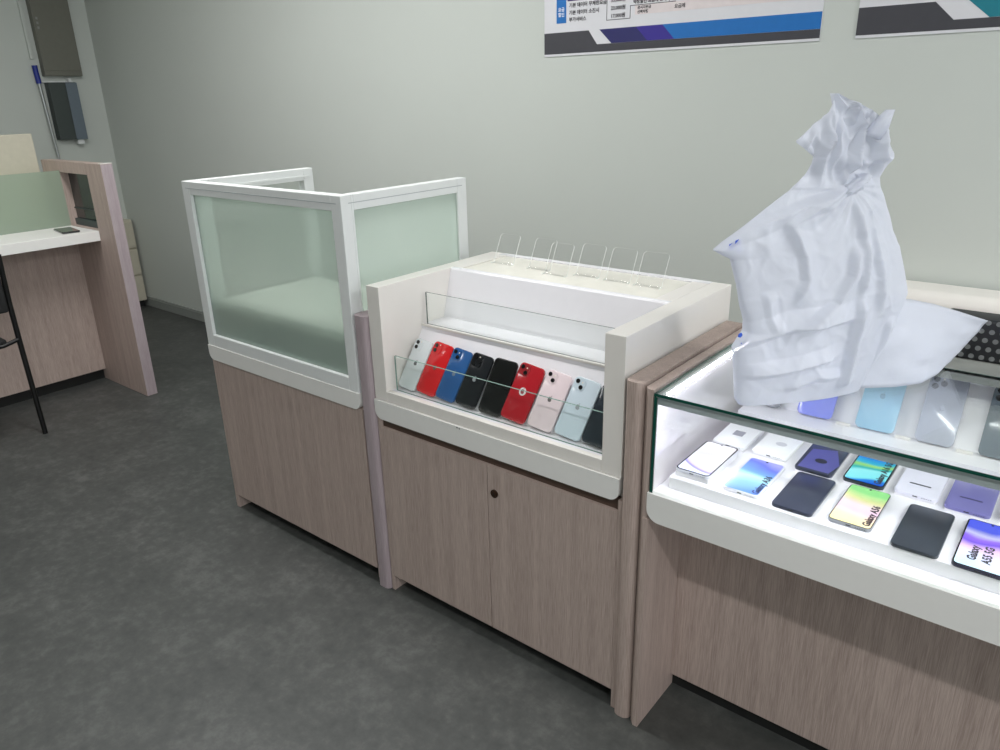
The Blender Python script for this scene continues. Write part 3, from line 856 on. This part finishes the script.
def thick(v):
    pts = [(0, .055), (.06, .075), (.15, .080), (.25, .070), (.33, .055), (.40, .026), (.43, .020), (.46, .034), (.50, .030), (.558, .006)]
    for (a, ta), (b_, tb) in zip(pts, pts[1:]):
        if v <= b_: return ta + (tb - ta) * (v - a) / (b_ - a)
    return pts[-1][1]
KN = (0.196, 0.408)
def tri(x, w):
    return max(0.0, 1 - abs(x) / w)
def ridge(p):
    return 1 - min(1.0, abs(noise.noise(p)) * 3.2)
def tri(x, w):
    return max(0.0, 1 - abs(x) / w)
def ridge(p):
    return 1 - min(1.0, abs(noise.noise(p)) * 3.2)
CREASES = [  # polyline on the front of the bag, rise on one flank, width of that flank, sign
    ([(0.184, 0.406), (0.114, 0.374), (0.068, 0.345), (0.096, 0.290), (0.104, 0.248), (0.087, 0.198)], 0.011, 0.030),
    ([(0.203, 0.316), (0.195, 0.249), (0.169, 0.199), (0.071, 0.138)], 0.013, 0.034),
    ([(0.228, 0.212), (0.226, 0.149), (0.218, 0.077), (0.208, 0.011)], 0.017, 0.030),
    ([(-0.029, 0.122), (0.087, 0.159), (0.228, 0.167)], 0.015, 0.034),
    ([(0.306, 0.160), (0.304, 0.086), (0.300, 0.010)], 0.014, 0.030),
    ([(0.179, 0.402), (0.095, 0.379), (0.017, 0.352), (-0.047, 0.333)], 0.013, 0.022),
    ([(0.196, 0.389), (0.220, 0.290), (0.229, 0.203)], 0.015, 0.026),
    ([(0.208, 0.397), (0.239, 0.330), (0.268, 0.252), (0.275, 0.16)], 0.012, 0.026),
    ([(-0.007, 0.065), (0.079, 0.074), (0.205, 0.097)], 0.012, 0.024),
    ([(0.032, 0.229), (0.055, 0.149)], 0.006, 0.018),
    ([(0.09, 0.03), (0.15, 0.055), (0.21, 0.05)], 0.008, 0.016),
]
def crease(u, v):
    """one-sided ramps: the film rises slowly to a crest and drops sharply behind it"""
    f = 0.0
    for pl, h, wd in CREASES:
        best = None
        n_ = len(pl) - 1
        for k in range(n_):
            (ua, va), (ub, vb) = pl[k], pl[k + 1]
            dx, dy = ub - ua, vb - va
            LL = dx * dx + dy * dy
            q = ((u - ua) * dx + (v - va) * dy) / LL
            qc = min(1.0, max(0.0, q))
            px, py = u - ua - qc * dx, v - va - qc * dy
            d = math.hypot(px, py)
            sgn = 1 if dx * (v - va) - dy * (u - ua) >= 0 else -1
            if best is None or d < best[0]:
                best = (d, sgn, (k + qc) / n_)
        d, sgn, along = best
        env = min(1.0, along / 0.15) * min(1.0, (1 - along) / 0.15)
        ww = wd if sgn > 0 else 0.011
        if d < ww:
            f += 1.35 * h * env * (1 - d / ww)
    return f
def folds(u, v, side):
    du, dv = u - KN[0], v - KN[1]
    r = math.hypot(du, dv); a = math.atan2(du, -dv)
    f = 0.0
    if v < KN[1]:
        p = Vector((u * 7 + 3.3 * side, v * 6, side * 5))
        f += 0.010 * noise.noise(p) + 0.005 * (ridge(p * 1.5) - 0.4) + 0.0022 * (ridge(p * 4.0) - 0.4)
        if side > 0:
            f += crease(u, v)
        k = max(0.0, 1 - abs(r - 0.06) / 0.06)
        f += side * 0.007 * k * (abs(((a * 3.1) % 1.0) - 0.5) * 2 - 0.5)
    else:
        p = Vector((u * 16 + side * 4, v * 9 + 2, side * 3))
        f += 0.028 * (ridge(p) - 0.4) + 0.014 * (ridge(p * 2.3) - 0.4)
        f *= min(1.0, (v - KN[1]) / 0.03)
    return f

def bag_pt(u, v, w):
    return B0 + U * u + W * w + Vector((0, 0, v))

bm = bmesh.new()
NV, NU = 260, 150
rows = []
for j in range(NV + 1):
    v = 0.566 * j / NV
    l, r_ = outline(v)
    T = thick(v)
    ring = []
    for i in range(2 * NU):
        th = math.pi * 2 * i / (2 * NU)
        s = math.cos(th)
        u = (l + r_) / 2 + (r_ - l) / 2 * s
        prof_ = abs(math.sin(th)) ** 0.75
        side = 1 if math.sin(th) >= 0 else -1
        flat = min(1.0, v / 0.03)
        w = side * T / 2 * prof_ + folds(u, v, side) * prof_ * (0.25 + 0.75 * flat)
        ring.append(bm.verts.new(bag_pt(u, v, w)))
    rows.append(ring)
for j in range(NV):
    for i in range(2 * NU):
        k = (i + 1) % (2 * NU)
        bm.faces.new((rows[j][i], rows[j][k], rows[j + 1][k], rows[j + 1][i]))
bm.faces.new(rows[0][::-1])
bag = thing('plastic_bag', 'tied translucent white plastic shopping bag standing on the glass showcase', 'bag', tuple(B0 + U * 0.14))
finish('bag_body', bm, BAG, bag, smooth=3.2)
# second handle tip beside the knot
bm = bmesh.new()
tip = [[(0.205, 0.492, 0.012), (0.222, 0.520, 0.020), (0.243, 0.537, 0.018)], [(0.222, 0.490, 0.020), (0.238, 0.515, 0.026), (0.252, 0.537, 0.022)], [(0.240, 0.486, 0.012), (0.248, 0.508, 0.018), (0.253, 0.531, 0.018)]]
g = [[bm.verts.new(bag_pt(u, v, w)) for (u, v, w) in row] for row in tip]
g2_ = [[bm.verts.new(bag_pt(u, v, w - 0.010)) for (u, v, w) in row] for row in tip]
for i in range(2):
    for j in range(2):
        bm.faces.new((g[i][j], g[i + 1][j], g[i + 1][j + 1], g[i][j + 1]))
        bm.faces.new((g2_[i][j], g2_[i][j + 1], g2_[i + 1][j + 1], g2_[i + 1][j]))
rim = [(0, 0), (1, 0), (2, 0), (2, 1), (2, 2), (1, 2), (0, 2), (0, 1)]
for k in range(8):
    (a, b_), (c, d) = rim[k], rim[(k + 1) % 8]
    bm.faces.new((g[a][b_], g2_[a][b_], g2_[c][d], g[c][d]))
bmesh.ops.subdivide_edges(bm, edges=bm.edges, cuts=2, use_grid_fill=True, smooth=0.6)
finish('handle_tip', bm, BAG, bag, smooth=3.2)
# knot: a crumpled lump of film where the handles are tied
bm = bmesh.new()
bmesh.ops.create_icosphere(bm, subdivisions=4, radius=1.0)
for vv in bm.verts:
    n_ = vv.co.normalized()
    k = 1 + 0.26 * (ridge(n_ * 1.7 + Vector((4, 1, 2))) - 0.4) + 0.18 * noise.noise(n_ * 3.5)
    vv.co = bag_pt(0.196 + 0.030 * n_.x * k + 0.010 * n_.z, 0.408 + 0.017 * n_.z * k + 0.010 * n_.x, 0.006 + 0.021 * n_.y * k)
finish('knot', bm, BAG, bag, smooth=3.2)
# loose gusset that spreads back over the glass
bm = bmesh.new()
Pb = [Vector((0.885, -0.640, 0.893)), Vector((0.958, -0.575, 0.892)), Vector((0.996, -0.520, 0.892)), Vector((1.012, -0.440, 0.893)), Vector((1.022, -0.365, 0.897))]
Pt = [Vector((0.925, -0.575, 1.070)), Vector((0.946, -0.520, 1.062)), Vector((0.985, -0.465, 1.045)), Vector((1.028, -0.410, 1.022)), Vector((1.0745, -0.360, 0.9985))]
def lerp(P, k):
    k = min(max(k, 0), 0.99999) * (len(P) - 1); i = int(k); return P[i].lerp(P[i + 1], k - i)
nu, nv = 30, 20
gr = []
for i in range(nu + 1):
    row = []
    for j in range(nv + 1):
        s, q = i / nu, j / nv
        pnt = lerp(Pb, s).lerp(lerp(Pt, s), q)
        bul = math.sin(math.pi * s) * math.sin(math.pi * min(1, q + 0.1)) 
        pnt += Vector((0.35, -0.75, 0.1)) * (0.022 * bul + 0.008 * noise.noise(Vector((s * 5, q * 5, 3))))
        dent = math.exp(-(((s - 0.52) / 0.10) ** 2 + ((q - 0.22) / 0.06) ** 2))
        pnt += Vector((-0.3, 0.8, 0)) * 0.014 * dent
        row.append(pnt)
    gr.append(row)
fa = [[bm.verts.new(p_) for p_ in row] for row in gr]
for i in range(nu):
    for j in range(nv):
        bm.faces.new((fa[i][j], fa[i + 1][j], fa[i + 1][j + 1], fa[i][j + 1]))
fl = finish('loose_gusset', bm, BAG, bag, smooth=3.2)
so = fl.modifiers.new('film', 'SOLIDIFY'); so.thickness = 0.0008
# blue print showing at the corner of the bag
bm = bmesh.new()
for (u, v, w, sc) in ((-0.040, 0.315, 0.012, 1.0), (-0.030, 0.322, 0.014, 0.8), (-0.026, 0.309, 0.014, 0.6), (-0.004, 0.145, 0.010, 0.7), (0.001, 0.128, 0.012, 0.6)):
    pts = [bag_pt(u + sc * dx, v + sc * dv, w) for dx, dv in ((-.006, -.004), (.002, -.006), (.007, .001), (.003, .007), (-.004, .004))]
    top = [bm.verts.new(p_) for p_ in pts]; bot = [bm.verts.new(p_ - W * 0.002) for p_ in pts]
    bm.faces.new(top); bm.faces.new(bot[::-1])
    for i in range(5): bm.faces.new((top[i], bot[i], bot[(i + 1) % 5], top[(i + 1) % 5]))
finish('printed_mark', bm, BLUEP, bag)

# black dotted cushion behind the showcase rail
t = thing('dotted_cushion', 'black cushion with rows of grey dots behind the plastic bag', 'cushion', (1.18, -0.275, 0.8885))
bm = bmesh.new(); box(bm, 0.985, 1.36, -0.300, -0.225, 0.8885, 0.9835, 0.008, seg=3); finish('cushion_body', bm, plain('black_vinyl', (26, 27, 31), 0.5), t, smooth=0.6)
bm = bmesh.new()
for r_ in range(5):
    for c_ in range(19):
        cx = 0.993 + c_ * 0.0197 + (0.0098 if r_ % 2 else 0); cz = 0.8985 + r_ * 0.0198
        if cx < 1.352 and cz < 0.978:
            ring_y(bm, cx, cz, 0.0056, -0.3006, -0.300, 14)
finish('printed_dots', bm, plain('grey_dots', (104, 106, 106), 0.6), t)

# low white counter along the wall behind
bm = bmesh.new(); prism(bm, [(0.30, 0.0), (0.30, 0.845)] + [(0.34 - 0.04 * math.cos(R(a)), 0.845 + 0.04 * math.sin(R(a))) for a in range(0, 91, 10)] + [(WY - 0.02, 0.885), (WY - 0.02, 0.0)], 'x', 0.66, 2.3)
o = finish('wall_counter', bm, WHITE, origin=(0.66, 0.30, 0), smooth=0.6)
tag(o, 'low white counter with a rounded front edge along the wall behind the bag', 'counter')

# ------------------------------------------------------------------ posters
def poly_face(bm, pts, y, mi):
    prism(bm, pts, 'y', y - 0.0004, y, mi)

PY = WY - 0.004
def poster(px0, px1, zb_, label, strips, mats):
    t = thing('wall_poster', label, 'poster', (px0, WY, zb_))
    b = bmesh.new(); box(b, px0, px1, PY, WY - 0.0002, zb_ - 0.008, zb_ + 0.74)
    finish('sheet', b, PAPER, t)
    b = bmesh.new()
    for pts, mi in strips:
        poly_face(b, [(px0 + x, zb_ + z) for x, z in pts], PY - 0.0002, mi)
    finish('colour_band', b, mats, t)
    return t

W1 = 1.0585
po = poster(-0.6525, -0.6525 + W1, 1.607, 'price poster with blue, violet and charcoal bottom band above the counters',
            [([(0, 0), (W1, 0), (W1, 0.026), (0.243, 0.026), (0.205, 0.076), (0, 0.076)], 0),
             ([(0.305, 0.0265), (0.455, 0.0265), (0.405, 0.076), (0.252, 0.076)], 1),
             ([(0.455, 0.0265), (0.560, 0.0265), (0.512, 0.076), (0.405, 0.076)], 2),
             ([(0.560, 0.0265), (W1, 0.0265), (W1, 0.076), (0.512, 0.076)], 3)], [PDARK, PNAVY, PPURP, PBLUE])
X0, Z0 = -0.6525, 1.607
b = bmesh.new()
poly_face(b, [(X0 + 0.058, Z0 + 0.108), (X0 + 0.103, Z0 + 0.108), (X0 + 0.103, Z0 + 0.34), (X0 + 0.058, Z0 + 0.34)], PY - 0.0002, 0)
poly_face(b, [(X0 + 0.108, Z0 + 0.182), (X0 + 0.30, Z0 + 0.182), (X0 + 0.30, Z0 + 0.36), (X0 + 0.108, Z0 + 0.36)], PY - 0.0002, 1)
poly_face(b, [(X0 + 0.40, Z0 + 0.115), (X0 + 1.0, Z0 + 0.115), (X0 + 1.0, Z0 + 0.145), (X0 + 0.40, Z0 + 0.145)], PY - 0.0002, 2)
for (xa, xb_, za, zb_) in ((0.282, 0.284, 0.105, 0.30), (0.380, 0.382, 0.105, 0.147), (0.282, 0.382, 0.104, 0.106), (0.382, 0.56, 0.145, 0.147)):
    poly_face(b, [(X0 + xa, Z0 + za), (X0 + xb_, Z0 + za), (X0 + xb_, Z0 + zb_), (X0 + xa, Z0 + zb_)], PY - 0.0003, 3)
finish('printed_table', b, [PBLUE, PNAVY, PPALE, INK], po)
def put_text(body, x, z, size, m, parent, align='LEFT'):
    b = text_bm(body, size, align, weight=0.0004)
    bmesh.ops.rotate(b, verts=b.verts, cent=(0, 0, 0), matrix=Matrix.Rotation(R(90), 3, 'X'))
    bmesh.ops.translate(b, verts=b.verts, vec=(X0 + x, PY - 0.0012, Z0 + z))
    finish('lettering', b, m, parent)
put_text('기본 데이터 무제한요금', 0.116, 0.161, 0.017, INK, po)
put_text('기본 데이터 소진시', 0.116, 0.136, 0.017, INK, po)
put_text('부가서비스', 0.116, 0.112, 0.017, INK, po)
for k, s in enumerate(('33,000원', '23,000원', '17,000원')):
    put_text(s, 0.300, 0.164 - k * 0.026, 0.017, INK, po)
put_text('약정할인 요금제 안내  |  선택약정 요금할인', 0.392, 0.152, 0.015, INK, po)
put_text('공시지원금', 0.41, 0.133, 0.012, INK, po)
put_text('선택약정', 0.41, 0.119, 0.012, INK, po)
put_text('요금제', 0.555, 0.125, 0.015, INK, po)
put_text('요금', 0.0805, 0.150, 0.016, WHITEINK, po, 'CENTER')
put_text('할인', 0.0805, 0.132, 0.016, WHITEINK, po, 'CENTER')
poster(0.5125, 0.5125 + W1, 1.6075, 'price poster with teal and charcoal bottom band above the plastic bag',
       [([(0, 0), (W1, 0), (W1, 0.026), (0.258, 0.026), (0.205, 0.076), (0, 0.076)], 0),
        ([(0.345, 0.0265), (W1, 0.0265), (W1, 0.076), (0.285, 0.076)], 1)], [PDARK, PTEAL])

# ------------------------------------------------------------------ desk on the far side
dXf, dXt, dXi, dXb = -2.5744, -2.7394, -3.028, -3.262
dY1, dY2 = -0.5028, -0.4463
t = thing('service_desk', 'wooden service desk with white top beside the dim end wall', 'desk', (dXi, dY1, 0))
wx0, wx1, wz0, wz1 = -3.058, -2.742, 0.868, 1.1405
bm = bmesh.new()
box(bm, dXb, wx0, dY1, dY2, 0, 1.1962); box(bm, wx1, dXf, dY1, dY2, 0, 1.1962, 0.0015)
box(bm, wx0, wx1, dY1, dY2, 0, wz0); box(bm, wx0, wx1, dY1, dY2, wz1, 1.1962)
finish('end_panel', bm, WOOD, t)
bm = bmesh.new(); box(bm, dXf - 0.0005, dXf + 0.0005, dY1 + 0.001, dY2 - 0.001, 0.002, 1.194)
finish('edge_band', bm, WOODE, t)
bm = bmesh.new(); box(bm, dXf - 0.02, dXf + 0.001, dY1 - 0.001, dY2 + 0.001, 1.1962, 1.2); finish('top_cap', bm, WHITE, t)
bm = bmesh.new(); box(bm, wx0, wx1, dY2 - 0.016, dY2 - 0.010, wz0, wz1); finish('smoked_pane', bm, plain('smoked_black_glass', (22, 30, 30), 0.12, coat=0.3), t)
bm = bmesh.new(); box(bm, wx0, wx1, dY2 - 0.030, dY2 - 0.016, wz0, wz0 + 0.034, 0.001); box(bm, wx0, wx1, dY2 - 0.022, dY2 - 0.016, wz0 + 0.085, wz0 + 0.091)
finish('window_ledge', bm, plain('dark_teal_ledge', (54, 66, 66), 0.4), t)
bm = bmesh.new(); box(bm, dXb, dXt, -2.4, dY1, 0.8153, 0.866, 0.002); finish('desk_top', bm, APRON, t)
bm = bmesh.new(); box(bm, dXi - 0.018, dXi, -2.4, dY1, 0.063, 0.8153); finish('front_panel', bm, WOOD, t)
bm = bmesh.new(); box(bm, dXi - 0.05, dXi - 0.035, -2.4, dY1, 0, 0.063); finish('plinth', bm, KICK, t)
bm = bmesh.new(); box(bm, dXb, dXf - 0.02, -2.42, -2.4, 0, 1.1962); finish('end_panel', bm, WOOD, t)
bm = bmesh.new(); box(bm, -3.062, -3.054, -2.4, dY1 - 0.001, 0.866, 1.149); finish('frosted_pane', bm, FROST2, t)
bm = bmesh.new(); box(bm, -3.30, -3.265, -1.25, -0.516, 0.0, 1.329, 0.004)
o = finish('room_partition_board', bm, CREAM, origin=(-3.28, -0.88, 0)); tag(o, 'cream upright board rising behind the desk glass', 'board')
t = thing('smartphone', 'black phone lying face up on the white service desk', 'phone', matrix=Matrix.Translation((-2.868, -0.604, 0.8663)) @ Matrix.Rotation(R(82), 4, 'Z'))
bm = bmesh.new(); slab(bm, 0.082, 0.172, 0.009, 0.010, 0.002, -0.086); finish('phone_body', bm, body_mat('black_back', (20, 21, 22)), t, local=True, smooth=0.7)
bm = bmesh.new(); slab(bm, 0.076, 0.166, 0.0004, 0.008, 0.0001, -0.083, 0.009); finish('screen', bm, BLACKG, t, local=True)

# drawers tucked behind the end panel
t = thing('drawer_cabinet', 'low cream drawer cabinet tucked behind the service desk end panel', 'cabinet', (-4.45, 0.2, 0))
bm = bmesh.new(); box(bm, LX + 0.004, -4.40, 0.13, WY - 0.02, 0.05, 0.66, 0.002); finish('cabinet_body', bm, CREAM, t)
bm = bmesh.new(); box(bm, LX + 0.004, -4.42, 0.15, WY - 0.03, 0.0, 0.05); finish('plinth', bm, KICK, t)
for k in range(3):
    bm = bmesh.new(); box(bm, -4.40, -4.385, 0.134, WY - 0.024, 0.056 + k * 0.2, 0.246 + k * 0.2, 0.002)
    d = finish('drawer', bm, CREAM, t)
    bm = bmesh.new(); box(bm, -4.385, -4.377, 0.22, 0.34, 0.20 + k * 0.2, 0.212 + k * 0.2, 0.002); finish('handle', bm, BOXG, d)

# fittings on the dim end wall
t = thing('electrical_panel', 'grey metal panel box high on the dim end wall', 'panel box', (LX, 0.205, 1.645))
bm = bmesh.new(); box(bm, LX + 0.0002, LX + 0.055, 0.084, 0.325, 1.646, 2.35, 0.003); finish('box_body', bm, BOXG, t)
bm = bmesh.new(); box(bm, LX + 0.055, LX + 0.060, 0.090, 0.320, 1.678, 2.34, 0.002); d = finish('door', bm, BOXG, t)
bm = bmesh.new()
for k in range(3): box(bm, LX + 0.060, LX + 0.063, 0.098, 0.110, 1.93 + k * 0.028, 1.945 + k * 0.028)
finish('latch', bm, GREYR, d)
bm = bmesh.new(); box(bm, LX + 0.0002, LX + 0.02, 0.030, 0.050, 1.75, 2.40, 0.003)
o = finish('cable_duct', bm, WALL, origin=(LX, 0.04, 1.75)); tag(o, 'thin wall-coloured cable duct beside the grey panel box', 'cable duct')
t = thing('wall_dispenser', 'dark grey wall unit with a blue-grey side strip below the panel box', 'wall unit', (LX, 0.165, 1.24))
bm = bmesh.new(); box(bm, LX + 0.0002, LX + 0.070, 0.086, 0.262, 1.240, 1.606, 0.003); finish('unit_body', bm, DKBOX, t)
bm = bmesh.new(); box(bm, LX + 0.0702, LX + 0.078, 0.190, 0.264, 1.238, 1.604, 0.003); finish('side_strip', bm, LTBOX, t)
bm = bmesh.new(); box(bm, LX + 0.0002, LX + 0.03, 0.06, 0.26, 1.607, 1.614); box(bm, LX + 0.0002, LX + 0.05, 0.225, 0.245, 1.607, 1.632, 0.002); finish('hook_bar', bm, WHITEM, t)
bm = bmesh.new(); box(bm, LX + 0.02, LX + 0.06, 0.20, 0.245, 1.205, 1.239, 0.006); finish('bottom_tap', bm, WHITEM, t)
t = thing('broom', 'thin steel pole with a blue grip standing against the end wall', 'pole', (LX + 0.05, 0.10, 0.0))
bm = bmesh.new(); tube(bm, [(LX + 0.045, 0.100, 0.05), (LX + 0.022, 0.046, 1.61)], 0.010, 10); finish('pole', bm, STEEL, t, smooth=0.8)
bm = bmesh.new(); tube(bm, [(LX + 0.0225, 0.047, 1.60), (LX + 0.022, 0.044, 1.66), (LX + 0.022, 0.042, 1.712)], 0.0165, 12); finish('grip', bm, BLUEH, t, smooth=0.8)
bm = bmesh.new(); box(bm, LX + 0.015, LX + 0.075, -0.10, 0.12, 0.0, 0.06, 0.006); finish('broom_head', bm, BLUEH, t)

# black chair at the desk, mostly outside the frame
t = thing('folding_chair', 'black metal-framed chair drawn up to the service desk', 'chair', (-2.74, -1.26, 0))
legs = {'b1': (-2.526, -1.035), 'b2': (-2.526, -1.47), 'f1': (-2.985, -1.10), 'f2': (-2.985, -1.45)}
bm = bmesh.new(); tube(bm, [(-2.520, -1.035, 0.0), (-2.54, -1.035, 0.40), (-2.545, -1.035, 0.64), (-2.525, -1.035, 0.86)], 0.0115, 10); finish('leg', bm, BLACKM, t, smooth=0.8)
bm = bmesh.new(); tube(bm, [(-2.520, -1.47, 0.0), (-2.54, -1.47, 0.40), (-2.545, -1.47, 0.64), (-2.525, -1.47, 0.86)], 0.0115, 10); finish('leg', bm, BLACKM, t, smooth=0.8)
bm = bmesh.new(); tube(bm, [(-2.985, -1.10, 0.0), (-2.95, -1.10, 0.44)], 0.0115, 10); finish('leg', bm, BLACKM, t, smooth=0.8)
bm = bmesh.new(); tube(bm, [(-2.985, -1.42, 0.0), (-2.95, -1.42, 0.44)], 0.0115, 10); finish('leg', bm, BLACKM, t, smooth=0.8)
bm = bmesh.new(); tube(bm, [(-2.54, -1.035, 0.47), (-2.545, -1.10, 0.452), (-2.545, -1.40, 0.452), (-2.54, -1.47, 0.47)], 0.010, 8); finish('stretcher', bm, BLACKM, t, smooth=0.8)
bm = bmesh.new(); box(bm, -2.99, -2.57, -1.44, -1.075, 0.435, 0.475, 0.012, seg=3); finish('seat', bm, BLACKF, t, smooth=0.8)
bm = bmesh.new(); box(bm, -2.556, -2.528, -1.46, -1.046, 0.60, 0.80, 0.012, seg=3); finish('backrest', bm, BLACKF, t, smooth=0.8)

# ------------------------------------------------------------------ daylight through the open shop side, exposure
w = bpy.data.worlds.new('shop_daylight'); SC.world = w; w.use_nodes = True
nt = w.node_tree
bg = nt.nodes.get('Background') or nt.nodes.new('ShaderNodeBackground')
bg.inputs['Color'].default_value = (0.94, 0.97, 1.0, 1); bg.inputs['Strength'].default_value = 1.3
SC.view_settings.view_transform = 'Standard'
SC.view_settings.look = 'None'
SC.view_settings.gamma = 1.0
SC.view_settings.use_curve_mapping = False
SC.view_settings.exposure = 0.3
for o in list(bpy.data.objects):
    for k in ('_o', '_L', '_w', '_t'):
        if k in o: del o[k]
